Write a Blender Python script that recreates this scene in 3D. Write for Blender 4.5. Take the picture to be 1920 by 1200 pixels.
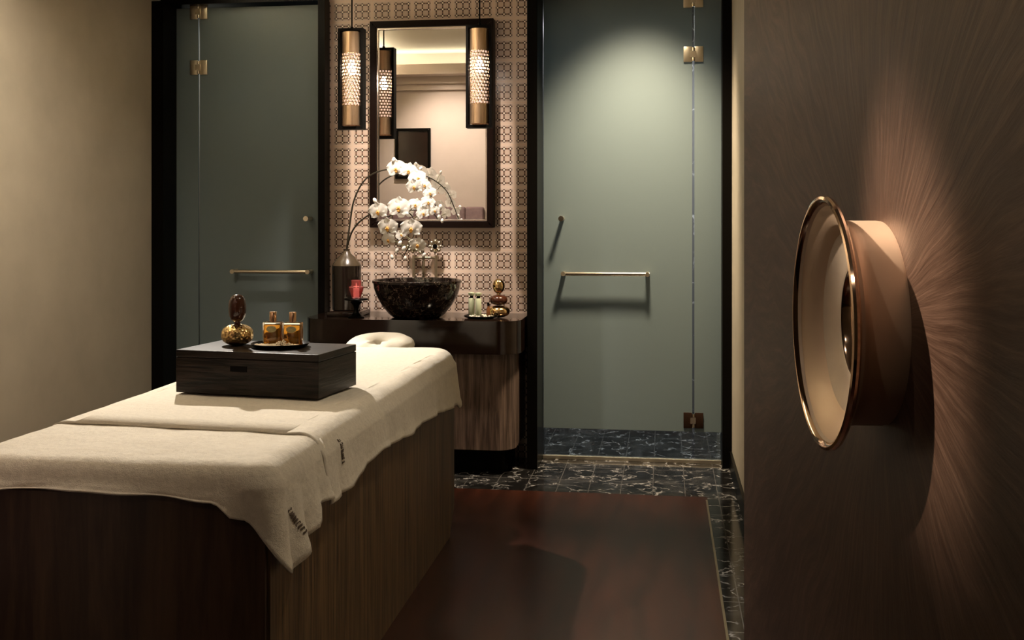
import bpy, bmesh, math, random
from mathutils import Vector, Matrix, noise
random.seed(7)
PI = math.pi
C = bpy.context.scene.collection
for o in list(bpy.data.objects): bpy.data.objects.remove(o)
sc = bpy.context.scene

# ------------------------------------------------------------------ camera
F = 2000.0; HOR = 410.0; YAW = math.radians(8.11); EYE = 1.45
cam_d = bpy.data.cameras.new('camera'); cam = bpy.data.objects.new('camera', cam_d); C.objects.link(cam)
cam.location = (0, 0, EYE); cam.rotation_euler = (PI/2, 0, YAW)
cam_d.sensor_width = 36; cam_d.lens = F/1920*36; cam_d.shift_y = -(600-HOR)/1920
cam_d.clip_start = .05
sc.camera = cam
def P(u, v, Y):                      # room point seen at (u, v) that lies at depth Y
    t = (u-960)/F; r = (t*math.cos(YAW)-math.sin(YAW))/(math.cos(YAW)+t*math.sin(YAW))
    d = Y/(math.cos(YAW)+t*math.sin(YAW))
    return Vector((r*Y, Y, EYE+(HOR-v)/F*d))

# ------------------------------------------------------------------ view, world, lights
sc.view_settings.view_transform = 'Standard'
try: sc.view_settings.look = 'None'
except Exception: pass
sc.view_settings.exposure = 0.95; sc.view_settings.gamma = 1; sc.view_settings.use_curve_mapping = False
w = bpy.data.worlds.new('world'); sc.world = w; w.use_nodes = True
w.node_tree.nodes['Background'].inputs[0].default_value = (.01, .01, .01, 1)
w.node_tree.nodes['Background'].inputs[1].default_value = .2
WARM = (1, .80, .58)
def spot(name, loc, to, power, angle, blend=.6, col=WARM, r=.03):
    d = bpy.data.lights.new(name, 'SPOT'); o = bpy.data.objects.new(name, d); C.objects.link(o)
    o.location = loc; o.rotation_euler = (Vector(to)-Vector(loc)).to_track_quat('-Z', 'Y').to_euler()
    d.energy = power; d.spot_size = math.radians(angle); d.spot_blend = blend; d.color = col; d.shadow_soft_size = r
    return o
def area(name, loc, to, sx, sy, power, col=WARM):
    d = bpy.data.lights.new(name, 'AREA'); o = bpy.data.objects.new(name, d); C.objects.link(o)
    o.location = loc; o.rotation_euler = (Vector(to)-Vector(loc)).to_track_quat('-Z', 'Y').to_euler()
    d.shape = 'RECTANGLE'; d.size = sx; d.size_y = sy; d.energy = power; d.color = col
    return o
spot('ceiling_spot_bed', (-2.75, 5.95, 3.08), (-1.35, 3.95, .8), 430, 49, .7, (1, .91, .80))
spot('ceiling_spot_shower_door', (-.12, 5.70, 3.12), (-.18, 6.36, 1.35), 370, 70, 1.0, (1, .80, .56), .12)
spot('ceiling_spot_left_door', (-2.45, 5.7, 3.1), (-2.5, 6.4, .8), 5, 70, 1.0, (1, .88, .7))
spot('ceiling_spot_mirror', (-1.42, 5.55, 3.1), (-1.42, 6.4, 1.2), 125, 62, .8, (1, .85, .72))
spot('ceiling_spot_orchid', (-1.5, 5.3, 3.1), (-1.52, 6.2, 1.35), 70, 26, .8, (1, .93, .85), .02)
spot('ceiling_spot_seat', (-2.2, 3.0, 3.1), (-2.15, 2.02, 1.9), 66, 74, .9, (1, .86, .74))
spot('ceiling_spot_entrance', (-1.3, 1.72, 3.1), (.205, 1.05, 1.41), 560, 7.6, 1.0, (1, .80, .62))
spot('handle_fill_spot', (-.85, .55, 2.75), (.20, 1.10, 1.38), 14, 11, 1.0, (1, .80, .62))  # added fill that lifts the handle cylinder, not an actual corridor downlight
spot('bed_side_fill_spot', (.0, 3.3, 3.1), (-1.05, 3.3, .5), 34, 66, 1.0, (1, .88, .70), .15)  # added soft fill to brighten towels and skirt on the bed's right side
spot('ceiling_spot_left_wall', (-2.3, 3.6, 3.1), (-3.2, 4.1, 1.3), 115, 105, 1.0, (1, .87, .70))
spot('ceiling_spot_corridor', (-.8, -.4, 2.75), (-.6, 1.4, .6), 9, 90, 1.0, (1, .80, .62))
area('cove_light_entrance', (-1.4, 2.14, 2.97), (-1.4, 2.14, 3.3), 3.3, .1, 4.5, (1, .92, .72))
area('cove_light_left', (-3.04, 4.2, 2.96), (-3.04, 4.2, 3.3), .1, 3.6, 36, (1, .88, .70))
area('shower_light_right', (-.2, 7.3, 2.78), (-.2, 7.3, 0), .5, .3, 30, (.92, .96, 1))
area('shower_light_left', (-2.6, 7.0, 2.78), (-2.6, 7.0, 0), .5, .3, 2.5, (.84, .94, 1))

# ------------------------------------------------------------------ materials
def new_mat(name):
    m = bpy.data.materials.new(name); m.use_nodes = True
    nt = m.node_tree; return m, nt, nt.nodes['Principled BSDF']
def mat(name, col, rough=.5, metal=0, coat=0, spec=None, emit=None, es=0, trans=0, ior=None, sheen=0):
    m, nt, b = new_mat(name)
    b.inputs['Base Color'].default_value = (*col, 1); b.inputs['Roughness'].default_value = rough
    b.inputs['Metallic'].default_value = metal; b.inputs['Coat Weight'].default_value = coat
    b.inputs['Coat Roughness'].default_value = .08
    if spec is not None: b.inputs['Specular IOR Level'].default_value = spec
    if emit: b.inputs['Emission Color'].default_value = (*emit, 1); b.inputs['Emission Strength'].default_value = es
    b.inputs['Transmission Weight'].default_value = trans
    if ior: b.inputs['IOR'].default_value = ior
    b.inputs['Sheen Weight'].default_value = sheen
    return m
def N(nt, t, **k):
    n = nt.nodes.new(t)
    for a, v in k.items():
        if a.startswith('i_'): n.inputs[a[2:].replace('_', ' ')].default_value = v
        else: setattr(n, a, v)
    return n
def ramp(nt, fac, stops):
    r = nt.nodes.new('ShaderNodeValToRGB'); cr = r.color_ramp
    while len(cr.elements) < len(stops): cr.elements.new(.5)
    for e, (p, c) in zip(cr.elements, stops): e.position = p; e.color = (*c, 1)
    nt.links.new(fac, r.inputs[0]); return r.outputs[0]
def coords(nt, scale=(1, 1, 1), kind='Object', rot=(0, 0, 0)):
    tc = nt.nodes.new('ShaderNodeTexCoord'); mp = nt.nodes.new('ShaderNodeMapping')
    mp.inputs['Scale'].default_value = scale; mp.inputs['Rotation'].default_value = rot
    nt.links.new(tc.outputs[kind], mp.inputs[0]); return mp.outputs[0]
def tex(nt, vec, scale, detail=4, rough=.55, dist=0):
    n = N(nt, 'ShaderNodeTexNoise'); n.inputs['Scale'].default_value = scale; n.inputs['Detail'].default_value = detail
    n.inputs['Roughness'].default_value = rough; n.inputs['Distortion'].default_value = dist
    nt.links.new(vec, n.inputs['Vector']); return n.outputs['Fac']
def M(nt, op, a, b=None, c=None):
    n = nt.nodes.new('ShaderNodeMath'); n.operation = op
    for i, x in enumerate((a, b, c)):
        if x is None: continue
        if isinstance(x, (int, float)): n.inputs[i].default_value = x
        else: nt.links.new(x, n.inputs[i])
    return n.outputs[0]
def mixc(nt, fac, a, b):
    n = nt.nodes.new('ShaderNodeMix'); n.data_type = 'RGBA'
    for i, x in ((0, fac), (6, a), (7, b)):
        if isinstance(x, (int, float)): n.inputs[i].default_value = x
        elif isinstance(x, tuple): n.inputs[i].default_value = (*x, 1)
        else: nt.links.new(x, n.inputs[i])
    return n.outputs[2]
def bump(nt, b, h, strength=.3, dist=.01):
    n = nt.nodes.new('ShaderNodeBump'); n.inputs['Strength'].default_value = strength; n.inputs['Distance'].default_value = dist
    nt.links.new(h, n.inputs['Height']); nt.links.new(n.outputs[0], b.inputs['Normal'])
def noisy(name, stops, scale, stretch=(1, 1, 1), rough=.5, metal=0, bs=.2, bd=.005, detail=5, coat=0, dist=0, spec=None):
    m, nt, b = new_mat(name)
    v = coords(nt, stretch); f = tex(nt, v, scale, detail, .6, dist)
    nt.links.new(ramp(nt, f, stops), b.inputs['Base Color'])
    b.inputs['Roughness'].default_value = rough; b.inputs['Metallic'].default_value = metal; b.inputs['Coat Weight'].default_value = coat
    b.inputs['Coat Roughness'].default_value = .1
    if spec is not None: b.inputs['Specular IOR Level'].default_value = spec
    if bs: bump(nt, b, f, bs, bd)
    return m

m_wall = noisy('plaster_beige', [(.3, (.44, .385, .295)), (.7, (.52, .455, .35))], 3.0, (1, 1, 1), .75, bs=.12, bd=.004)
m_wall2 = noisy('plaster_pink_beige', [(.3, (.55, .46, .40)), (.7, (.62, .52, .46))], 2.0, (1, 1, 1), .7, bs=.1, bd=.004)
m_ceil = mat('ceiling_cream', (.70, .67, .56), .8)
m_black = mat('black_lacquer', (.003, .0025, .002), .3, spec=.06)
m_blackm = mat('black_matt_metal', (.004, .0035, .003), .5, spec=.06)
m_floor = noisy('dark_stained_wood_floor', [(.35, (.022, .006, .003)), (.65, (.048, .013, .006))], 5, (3, .35, 1), .27, bs=.05, bd=.002)
m_brass = mat('brass_inlay', (.45, .38, .26), .35, 1)
m_nickel = mat('polished_nickel', (.75, .68, .56), .18, 1)
m_nickel_b = mat('brushed_nickel', (.62, .55, .42), .35, 1)
m_wenge = None
def wood(name, c1, c2, stretch, scale, rough, bs=.35, bd=.002, coat=0, spec=.35):
    m, nt, b = new_mat(name); b.inputs['Specular IOR Level'].default_value = spec
    v = coords(nt, stretch); f = tex(nt, v, scale, 6, .65, .6)
    v2 = coords(nt, tuple(s*.35 for s in stretch)); g = tex(nt, v2, scale, 3, .5, 1.0)
    h = M(nt, 'ADD', M(nt, 'MULTIPLY', f, .6), M(nt, 'MULTIPLY', g, .4))
    nt.links.new(ramp(nt, h, [(.40, c1), (.60, c2)]), b.inputs['Base Color'])
    b.inputs['Roughness'].default_value = rough; b.inputs['Coat Weight'].default_value = coat
    bump(nt, b, h, bs, bd); return m
m_wenge = wood('wenge_box', (.003, .002, .0015), (.034, .024, .018), (2, 2, 26), 3, .30, .6, .003, 0, .22)
m_veneer = wood('bed_skirt_veneer', (.045, .025, .010), (.17, .10, .042), (30, 30, 1.2), 3, .5)
m_skirt_end = wood('bed_end_veneer', (.035, .018, .010), (.085, .048, .026), (9, 9, .8), 2, .45, .15)
m_cab = wood('vanity_veneer', (.055, .035, .026), (.19, .13, .10), (24, 24, 1.4), 2.5, .42)
m_counter = noisy('counter_lacquer', [(.3, (.009, .0045, .003)), (.7, (.015, .008, .005))], 4, (1, 1, 8), .10, bs=0)
m_mirror = mat('mirror_silver', (.92, .90, .86), .0, 1)
m_slip = mat('mirror_slip_champagne', (.75, .68, .60), .22, 1)
m_frame = mat('mirror_frame_dark', (.008, .004, .003), .3, spec=.08)

# terry towel
m_towel, nt, b = new_mat('terry_towel')
v = coords(nt); f1 = tex(nt, v, 420, 3, .6); f2 = tex(nt, v, 60, 4, .6); f3 = tex(nt, v, 9, 3, .5)
nt.links.new(ramp(nt, M(nt, 'ADD', M(nt, 'MULTIPLY', f1, .5), M(nt, 'MULTIPLY', f2, .5)), [(.35, (.60, .535, .435)), (.65, (.74, .67, .55))]), b.inputs['Base Color'])
b.inputs['Roughness'].default_value = .95; b.inputs['Sheen Weight'].default_value = .15
bump(nt, b, M(nt, 'ADD', M(nt, 'ADD', M(nt, 'MULTIPLY', f1, .25), M(nt, 'MULTIPLY', f2, .5)), M(nt, 'MULTIPLY', f3, 1.6)), .7, .008)
m_cushion = noisy('cradle_cotton', [(.3, (.66, .60, .50)), (.7, (.74, .68, .57))], 14, (1, 1, 1), .9, bs=.25, bd=.01)
m_stitch = mat('embroidery_brown', (.07, .04, .02), .8)
m_uphol = noisy('lilac_velvet', [(.3, (.20, .13, .13)), (.7, (.27, .18, .18))], 20, (1, 1, 1), .8, bs=.2)

# patterned tiles
m_pat, nt, b = new_mat('patterned_wall_tile')
tc = N(nt, 'ShaderNodeTexCoord'); sp = N(nt, 'ShaderNodeSeparateXYZ'); nt.links.new(tc.outputs['Object'], sp.inputs[0])
def cell(o, pitch, off):
    return M(nt, 'ABSOLUTE', M(nt, 'SUBTRACT', M(nt, 'FRACT', M(nt, 'ADD', M(nt, 'DIVIDE', o, pitch), off)), .5))
ax = cell(sp.outputs[0], .1270, 100.09); az = cell(sp.outputs[2], .1285, 100.22)
S = .312
dx = M(nt, 'MINIMUM', ax, M(nt, 'ABSOLUTE', M(nt, 'SUBTRACT', ax, S)))
dz = M(nt, 'MINIMUM', az, M(nt, 'ABSOLUTE', M(nt, 'SUBTRACT', az, S)))
vb = M(nt, 'MULTIPLY', M(nt, 'LESS_THAN', dx, .034), M(nt, 'LESS_THAN', az, .40))
hb = M(nt, 'MULTIPLY', M(nt, 'LESS_THAN', dz, .034), M(nt, 'LESS_THAN', ax, .40))
bars = M(nt, 'MAXIMUM', vb, hb)
dist = M(nt, 'SQRT', M(nt, 'ADD', M(nt, 'MULTIPLY', dx, dx), M(nt, 'MULTIPLY', dz, dz)))
inner = M(nt, 'MULTIPLY', M(nt, 'LESS_THAN', ax, .42), M(nt, 'LESS_THAN', az, .42))
ring = M(nt, 'MULTIPLY', M(nt, 'LESS_THAN', dist, .105), bars)
dot = M(nt, 'MULTIPLY', M(nt, 'LESS_THAN', dist, .040), inner)
grout = M(nt, 'MAXIMUM', M(nt, 'GREATER_THAN', ax, .478), M(nt, 'GREATER_THAN', az, .478))
c = mixc(nt, inner, (.66, .52, .43), (.57, .44, .36))
c = mixc(nt, grout, c, (.68, .51, .40))
c = mixc(nt, bars, c, (.19, .105, .065))
c = mixc(nt, ring, c, (.040, .018, .010))
c = mixc(nt, dot, c, (.90, .78, .66))
nt.links.new(c, b.inputs['Base Color']); b.inputs['Roughness'].default_value = .32
bump(nt, b, M(nt, 'SUBTRACT', 1.0, M(nt, 'MAXIMUM', bars, ring)), .25, .002)

# black veined marble tile
def marble(name, scale, tile, base=(.010, .009, .009), vein=(.30, .27, .25), rough=.10, thr=(.015, .035), cl=.6):
    m, nt, b = new_mat(name)
    v = coords(nt)
    vo = N(nt, 'ShaderNodeTexVoronoi', feature='DISTANCE_TO_EDGE'); vo.inputs['Scale'].default_value = scale
    wv = N(nt, 'ShaderNodeTexNoise'); wv.inputs['Scale'].default_value = scale*.9; wv.inputs['Detail'].default_value = 6; nt.links.new(v, wv.inputs['Vector'])
    vm = N(nt, 'ShaderNodeVectorMath', operation='MULTIPLY_ADD'); nt.links.new(wv.outputs['Color'], vm.inputs[0]); vm.inputs[1].default_value = (.45,)*3; nt.links.new(v, vm.inputs[2])
    nt.links.new(vm.outputs[0], vo.inputs['Vector'])
    msk = ramp(nt, vo.outputs['Distance'], [(thr[0], (1, 1, 1)), (thr[1], (0, 0, 0))])
    pat = ramp(nt, tex(nt, v, scale*1.6, 5, .7), [(.44, (0, 0, 0)), (.62, (1, 1, 1))])
    fac = M(nt, 'MULTIPLY', msk, pat)
    col = mixc(nt, fac, base, vein)
    cloud = ramp(nt, tex(nt, v, scale*.7, 6, .7, .5), [(.5, (0, 0, 0)), (.8, (1, 1, 1))])
    col = mixc(nt, M(nt, 'MULTIPLY', cloud, cl), col, (.10, .095, .09))
    if tile:
        s = N(nt, 'ShaderNodeSeparateXYZ'); nt.links.new(v, s.inputs[0])
        gx = M(nt, 'GREATER_THAN', M(nt, 'ABSOLUTE', M(nt, 'SUBTRACT', M(nt, 'FRACT', M(nt, 'ADD', M(nt, 'DIVIDE', s.outputs[0], tile[0]), 50.35)), .5)), .488)
        gy = M(nt, 'GREATER_THAN', M(nt, 'ABSOLUTE', M(nt, 'SUBTRACT', M(nt, 'FRACT', M(nt, 'ADD', M(nt, 'DIVIDE', s.outputs[1], tile[1]), 50.3)), .5)), .488)
        g = M(nt, 'MAXIMUM', gx, gy); col = mixc(nt, g, col, (.085, .08, .075))
    nt.links.new(col, b.inputs['Base Color']); b.inputs['Roughness'].default_value = rough
    return m
m_marble = marble('black_marble_tiles', 6, (.170, .30), (.008, .0075, .007), (.34, .33, .32), .12, (.015, .045))
m_basin = marble('basin_marble', 13, None, (.010, .006, .005), (.25, .20, .15), .07, (.015, .035), .12)
m_shtile = marble('shower_wall_marble', 4, (.40, .40), (.10, .10, .10), (.4, .4, .4), .2)

# glass
m_frost, nt, b = new_mat('frosted_glass')
b.inputs['Base Color'].default_value = (.135, .170, .172, 1); b.inputs['Roughness'].default_value = .45; b.inputs['Specular IOR Level'].default_value = .45
tr = N(nt, 'ShaderNodeBsdfTranslucent'); tr.inputs[0].default_value = (.46, .58, .62, 1)
mx = N(nt, 'ShaderNodeMixShader'); mx.inputs[0].default_value = .16
nt.links.new(b.outputs[0], mx.inputs[1]); nt.links.new(tr.outputs[0], mx.inputs[2]); nt.links.new(mx.outputs[0], nt.nodes['Material Output'].inputs[0])
m_glass = mat('clear_glass', (.9, .97, .95), .0, trans=1, ior=1.45)
m_edge = mat('glass_edge', (.30, .36, .32), .2)

# entrance door leaf: brushed radial strokes around the handle (object space: y along leaf, z up)
m_leaf, nt, b = new_mat('radial_brushed_bronze')
tc = N(nt, 'ShaderNodeTexCoord'); s = N(nt, 'ShaderNodeSeparateXYZ'); nt.links.new(tc.outputs['Object'], s.inputs[0])
yy = s.outputs[1]; zz = s.outputs[2]
r = M(nt, 'SQRT', M(nt, 'ADD', M(nt, 'MULTIPLY', yy, yy), M(nt, 'MULTIPLY', zz, zz)))
ang = M(nt, 'ADD', M(nt, 'ARCTAN2', zz, yy), M(nt, 'MULTIPLY', tex(nt, tc.outputs['Object'], 4, 2, .5), .22))
cb = N(nt, 'ShaderNodeCombineXYZ')
nt.links.new(M(nt, 'MULTIPLY', M(nt, 'COSINE', ang), 40), cb.inputs[0]); nt.links.new(M(nt, 'MULTIPLY', M(nt, 'SINE', ang), 40), cb.inputs[1]); nt.links.new(M(nt, 'MULTIPLY', r, 9.0), cb.inputs[2])
st = tex(nt, cb.outputs[0], 1.0, 5, .7)
big = tex(nt, tc.outputs['Object'], 3, 2, .5)
h = M(nt, 'ADD', M(nt, 'MULTIPLY', st, .75), M(nt, 'MULTIPLY', big, .25))
nt.links.new(ramp(nt, h, [(.36, (.040, .018, .010)), (.5, (.070, .037, .023)), (.66, (.13, .075, .050))]), b.inputs['Base Color'])
b.inputs['Roughness'].default_value = .45; b.inputs['Metallic'].default_value = .45
bump(nt, b, st, .35, .0015)
m_bronze = mat('satin_bronze', (.66, .50, .36), .5, .7)
m_bronze_p = mat('polished_bronze', (.78, .56, .40), .10, 1)
m_dish = noisy('brushed_dish_bronze', [(.3, (.52, .43, .34)), (.7, (.60, .50, .39))], 30, (1, 1, 1), .55, .55, bs=.1, bd=.001)
m_dark_bronze = mat('dark_bronze', (.06, .03, .018), .35, .8)

m_brassc = noisy('aged_brass', [(.3, (.46, .30, .18)), (.7, (.78, .57, .38))], 6, (12, 12, .6), .34, .9, bs=0)
m_bulb = mat('bulb_glow', (1, 1, 1), .4, emit=(1, .90, .78), es=60)
m_liner, nt, b = new_mat('lamp_liner')
em = N(nt, 'ShaderNodeEmission'); em.inputs[0].default_value = (1, .66, .50, 1); em.inputs[1].default_value = .6
tp = N(nt, 'ShaderNodeBsdfTransparent'); mx = N(nt, 'ShaderNodeMixShader'); mx.inputs[0].default_value = .6
nt.links.new(tp.outputs[0], mx.inputs[1]); nt.links.new(em.outputs[0], mx.inputs[2]); nt.links.new(mx.outputs[0], nt.nodes['Material Output'].inputs[0])

m_petal = mat('orchid_petal', (.82, .78, .72), .6, sheen=.1)
m_lip = mat('orchid_lip', (.70, .36, .08), .5)
m_stem = mat('orchid_stem', (.028, .022, .012), .5)
m_stem_g = mat('orchid_green', (.16, .17, .06), .5)
m_vase = mat('vase_black_glaze', (.014, .009, .006), .10)
m_vase_s = mat('vase_shoulder_taupe', (.07, .05, .03), .25)
m_red = mat('ruby_glass', (.75, .26, .24), .08, trans=.8, ior=1.3)
m_wax = mat('candle_wax', (.85, .62, .55), .5, emit=(1, .6, .5), es=.35)
m_gold, nt, b = new_mat('hammered_gold')
b.inputs['Base Color'].default_value = (.72, .50, .22, 1); b.inputs['Metallic'].default_value = 1; b.inputs['Roughness'].default_value = .22
vo = N(nt, 'ShaderNodeTexVoronoi'); vo.inputs['Scale'].default_value = 95; nt.links.new(coords(nt), vo.inputs['Vector']); bump(nt, b, vo.outputs['Distance'], .8, .004)
m_gold_s = mat('smooth_gold', (.72, .50, .24), .16, 1)
m_egg = mat('brown_egg_lacquer', (.045, .014, .007), .14)
m_amber = mat('amber_oil', (.62, .29, .04), .05, trans=.8, ior=1.35)
m_bglass = mat('bottle_glass', (.95, .93, .85), .03, trans=1, ior=1.45)
m_cap = mat('rose_gold_cap', (.72, .46, .28), .2, 1)
m_label = noisy('gilt_label', [(.4, (.30, .27, .12)), (.6, (.55, .50, .28))], 240, (1, 1, 3), .5, bs=0)
m_salt = mat('salt_crystals', (.78, .66, .48), .4)
m_tube = mat('pale_green_glass', (.55, .60, .42), .15)
m_white = mat('white_porcelain', (.80, .74, .62), .3)
m_amberd = mat('amber_glass_dark', (.16, .06, .02), .08)
m_pict = noisy('dark_picture', [(.3, (.006, .003, .002)), (.7, (.02, .010, .007))], 5, (1, 1, 1), .15, bs=0)

# ------------------------------------------------------------------ mesh helpers
def bx(bm, x0, x1, y0, y1, z0, z1):
    vs = [bm.verts.new((x, y, z)) for x in (x0, x1) for y in (y0, y1) for z in (z0, z1)]
    for f in ((0, 1, 3, 2), (4, 6, 7, 5), (0, 4, 5, 1), (2, 3, 7, 6), (0, 2, 6, 4), (1, 5, 7, 3)):
        bm.faces.new([vs[i] for i in f])
    return vs
def box(x0, x1, y0, y1, z0, z1, bev=0, seg=2):
    bm = bmesh.new(); bx(bm, x0, x1, y0, y1, z0, z1)
    if bev: bmesh.ops.bevel(bm, geom=bm.edges[:], offset=bev, segments=seg, affect='EDGES', profile=.5)
    return bm
def lathe(prof, n=40, cx=0, cy=0, bm=None, axis='Z', closed=False):
    bm = bm or bmesh.new(); rings = []
    for r_, z in prof:
        if r_ < 1e-6: rings.append([bm.verts.new((cx, cy, z))]); continue
        rings.append([bm.verts.new((cx+r_*math.cos(2*PI*i/n), cy+r_*math.sin(2*PI*i/n), z)) for i in range(n)])
    pairs = list(zip(rings, rings[1:])) + ([(rings[-1], rings[0])] if closed else [])
    for a, b_ in pairs:
        for i in range(n):
            j = (i+1) % n
            if len(a) == 1 and len(b_) == 1: continue
            if len(a) == 1: bm.faces.new((a[0], b_[i], b_[j]))
            elif len(b_) == 1: bm.faces.new((a[i], a[j], b_[0]))
            else: bm.faces.new((a[i], a[j], b_[j], b_[i]))
    return bm
def tube(pts, rad, n=10, bm=None, cap=True):
    bm = bm or bmesh.new(); pts = [Vector(p) for p in pts]; rings = []
    up = Vector((.13, .21, 1)).normalized()
    for i, p in enumerate(pts):
        t = (pts[min(i+1, len(pts)-1)]-pts[max(i-1, 0)]).normalized()
        a = t.cross(up)
        if a.length < .05: a = t.cross(Vector((1, .1, 0)))
        a.normalize(); b_ = t.cross(a)
        r_ = rad[i] if isinstance(rad, (list, tuple)) else rad
        rings.append([bm.verts.new(p+a*r_*math.cos(2*PI*k/n)+b_*r_*math.sin(2*PI*k/n)) for k in range(n)])
    for a, b_ in zip(rings, rings[1:]):
        for k in range(n): bm.faces.new((a[k], a[(k+1) % n], b_[(k+1) % n], b_[k]))
    if cap: bm.faces.new(rings[0]); bm.faces.new(rings[-1])
    return bm
def prism(pts, z0, z1, bev=0, seg=2):
    bm = bmesh.new()
    lo = [bm.verts.new((x, y, z0)) for x, y in pts]; hi = [bm.verts.new((x, y, z1)) for x, y in pts]
    n = len(pts); bm.faces.new(lo[::-1]); bm.faces.new(hi)
    for i in range(n): bm.faces.new((lo[i], lo[(i+1) % n], hi[(i+1) % n], hi[i]))
    if bev:
        es = [e for e in bm.edges if abs(e.verts[0].co.z-e.verts[1].co.z) < 1e-6]
        bmesh.ops.bevel(bm, geom=es, offset=bev, segments=seg, affect='EDGES', profile=.5)
    return bm
def obj(name, bm, m, parent=None, smooth=True, loc=None):
    bmesh.ops.recalc_face_normals(bm, faces=bm.faces[:])
    me = bpy.data.meshes.new(name)
    if smooth:
        for f in bm.faces: f.smooth = True
        for e in bm.edges:
            if len(e.link_faces) == 2 and e.calc_face_angle(0) > .6: e.smooth = False
    bm.to_mesh(me); bm.free(); me.materials.append(m)
    o = bpy.data.objects.new(name, me); C.objects.link(o)
    if parent: o.parent = parent
    if loc: o.location = loc
    return o
def tag(o, label, cat, group=None, kind=None):
    o['label'] = label; o['category'] = cat
    if group: o['group'] = group
    if kind: o['kind'] = kind
    return o
def thing(name, label, cat, loc=(0, 0, 0), rz=0, group=None, kind=None):
    o = bpy.data.objects.new(name, None); C.objects.link(o); o.location = loc; o.rotation_euler = (0, 0, rz)
    o.empty_display_size = .05
    return tag(o, label, cat, group, kind)
def dup(root, loc, rz=None, label=None):
    c = root.copy(); C.objects.link(c); c.location = loc
    if rz is not None: c.rotation_euler = (0, 0, rz)
    if label: c['label'] = label
    for ch in list(root.children):
        k = ch.copy(); C.objects.link(k); k.parent = c
        for g in ch.children:
            q = g.copy(); C.objects.link(q); q.parent = k
    return c
def struct(name, bm, m, label, cat, smooth=False):
    return tag(obj(name, bm, m, None, smooth), label, cat, None, 'structure')

# ------------------------------------------------------------------ room shell
XL, XR, YM, ZC = -3.15, .39, 6.42, 3.15
YS = 8.1
struct('floor', box(XL-.1, XR+.1, -1.6, 5.64, -.12, 0), m_floor, 'dark red-brown glossy wood floor beside the massage bed', 'floor')
struct('floor', box(XL-.1, XR+.1, 5.64, YS, -.12, 0), m_marble, 'black veined marble floor tiles below the vanity and glass doors', 'floor')
struct('trim_1', box(.213, .222, 2.0, 5.58, -.001, .0015), m_brass, 'thin pale metal inlay line in the wood floor along the right wall', 'trim')
struct('trim_2', box(.222, XR, 2.0, 5.638, -.001, .001), m_marble, 'black stone border between the inlay line and the right wall', 'trim')
struct('ceiling', box(XL-.1, XR+.1, -1.6, YS, ZC, ZC+.1), m_ceil, 'cream ceiling lit from its cove, seen in the mirror', 'ceiling')
struct('wall_left', box(XL-.12, XL, -1.6, YS, 0, ZC), m_wall, 'beige plaster wall on the left of the massage bed', 'wall')
struct('wall_right', box(XR, XR+.12, -1.6, YS, 0, ZC), m_wall, 'narrow strip of beige wall between glass door frame and bronze door', 'wall')
struct('baseboard_right', box(XR-.015, XR, 2.05, 6.30, 0, .10), m_black, 'black skirting at the foot of the right wall', 'baseboard')
struct('baseboard_left', box(XL, XL+.015, 2.05, 6.28, 0, .10), m_black, 'black skirting at the foot of the left wall', 'baseboard')
struct('wall_back', box(-2.065, -.785, YM, YM+.10, 0, ZC), m_pat, 'wall of small brown and beige geometric tiles behind the mirror', 'wall')
bm = box(XL, -1.55, 1.85, 2.0, 0, ZC); bx(bm, .17, XR, 1.85, 2.0, 0, ZC); bx(bm, -1.55, .17, 1.85, 2.0, 2.62, ZC)
struct('wall_front', bm, m_wall2, 'pale pinkish wall behind the viewer, seen in the mirror', 'wall')
struct('wall_corridor', box(XL, XR, -1.6, -1.5, 0, ZC), m_wall, 'corridor wall behind the viewer', 'wall')
struct('wall_shower', box(XL, XR, YS, YS+.1, 0, ZC), m_shtile, 'far shower wall behind the frosted glass', 'wall')
struct('wall_shower_divider', box(-2.065, -.785, YM+.10, YS, 0, ZC), m_shtile, 'block between the two shower rooms behind the tiled wall', 'wall')
bm = box(XL, -2.065, 6.36, 6.50, 2.80, ZC); bx(bm, -.785, XR, 6.36, 6.50, 2.80, ZC)
struct('trim_3', bm, m_black, 'black header above the frosted glass doors', 'trim')
# cornice ledges that hold the cove light
bm = box(XL, XR, 2.0, 2.30, 2.90, 2.94); bx(bm, XL, XR, 2.27, 2.30, 2.94, 3.0)
bx(bm, XL, XR, 2.0, 2.10, 2.83, 2.90); bx(bm, XL, XR, 2.0, 2.05, 2.77, 2.83)
struct('trim_4', bm, m_wall2, 'stepped cornice under the lit ceiling cove, seen in the mirror', 'trim')
bm = box(XL, XL+.26, 2.3, 6.28, 2.90, 2.94); bx(bm, XL+.23, XL+.26, 2.3, 6.28, 2.94, 3.0)
struct('trim_5', bm, m_wall, 'cornice ledge along the top of the left wall', 'trim')
# black door frames
bm = box(XL, -3.072, 6.24, 6.50, 0, 2.8); struct('trim_6', bm, m_black, 'black vertical frame at the left edge of the left glass door', 'trim')
bm = box(-2.105, -2.062, 6.32, 6.50, 0, 2.8); struct('trim_7', bm, m_black, 'thin black upright between left glass door and tiled wall', 'trim')
bm = box(-.785, -.725, 6.12, 6.50, 0, ZC, .004); struct('trim_8', bm, m_black, 'black upright between the vanity and the right glass door', 'trim')
bm = box(.335, XR, 6.30, 6.50, 0, 2.8); struct('trim_9', bm, m_black, 'black upright frame at the right edge of the right glass door', 'trim')
struct('trim_10', box(-.725, .335, 6.405, 6.445, 0, .022, .002), m_nickel_b, 'bright metal threshold under the right glass door', 'trim')
struct('trim_11', box(-3.072, -2.105, 6.405, 6.445, 0, .022, .002), m_nickel_b, 'metal threshold under the left glass door', 'trim')

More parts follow.
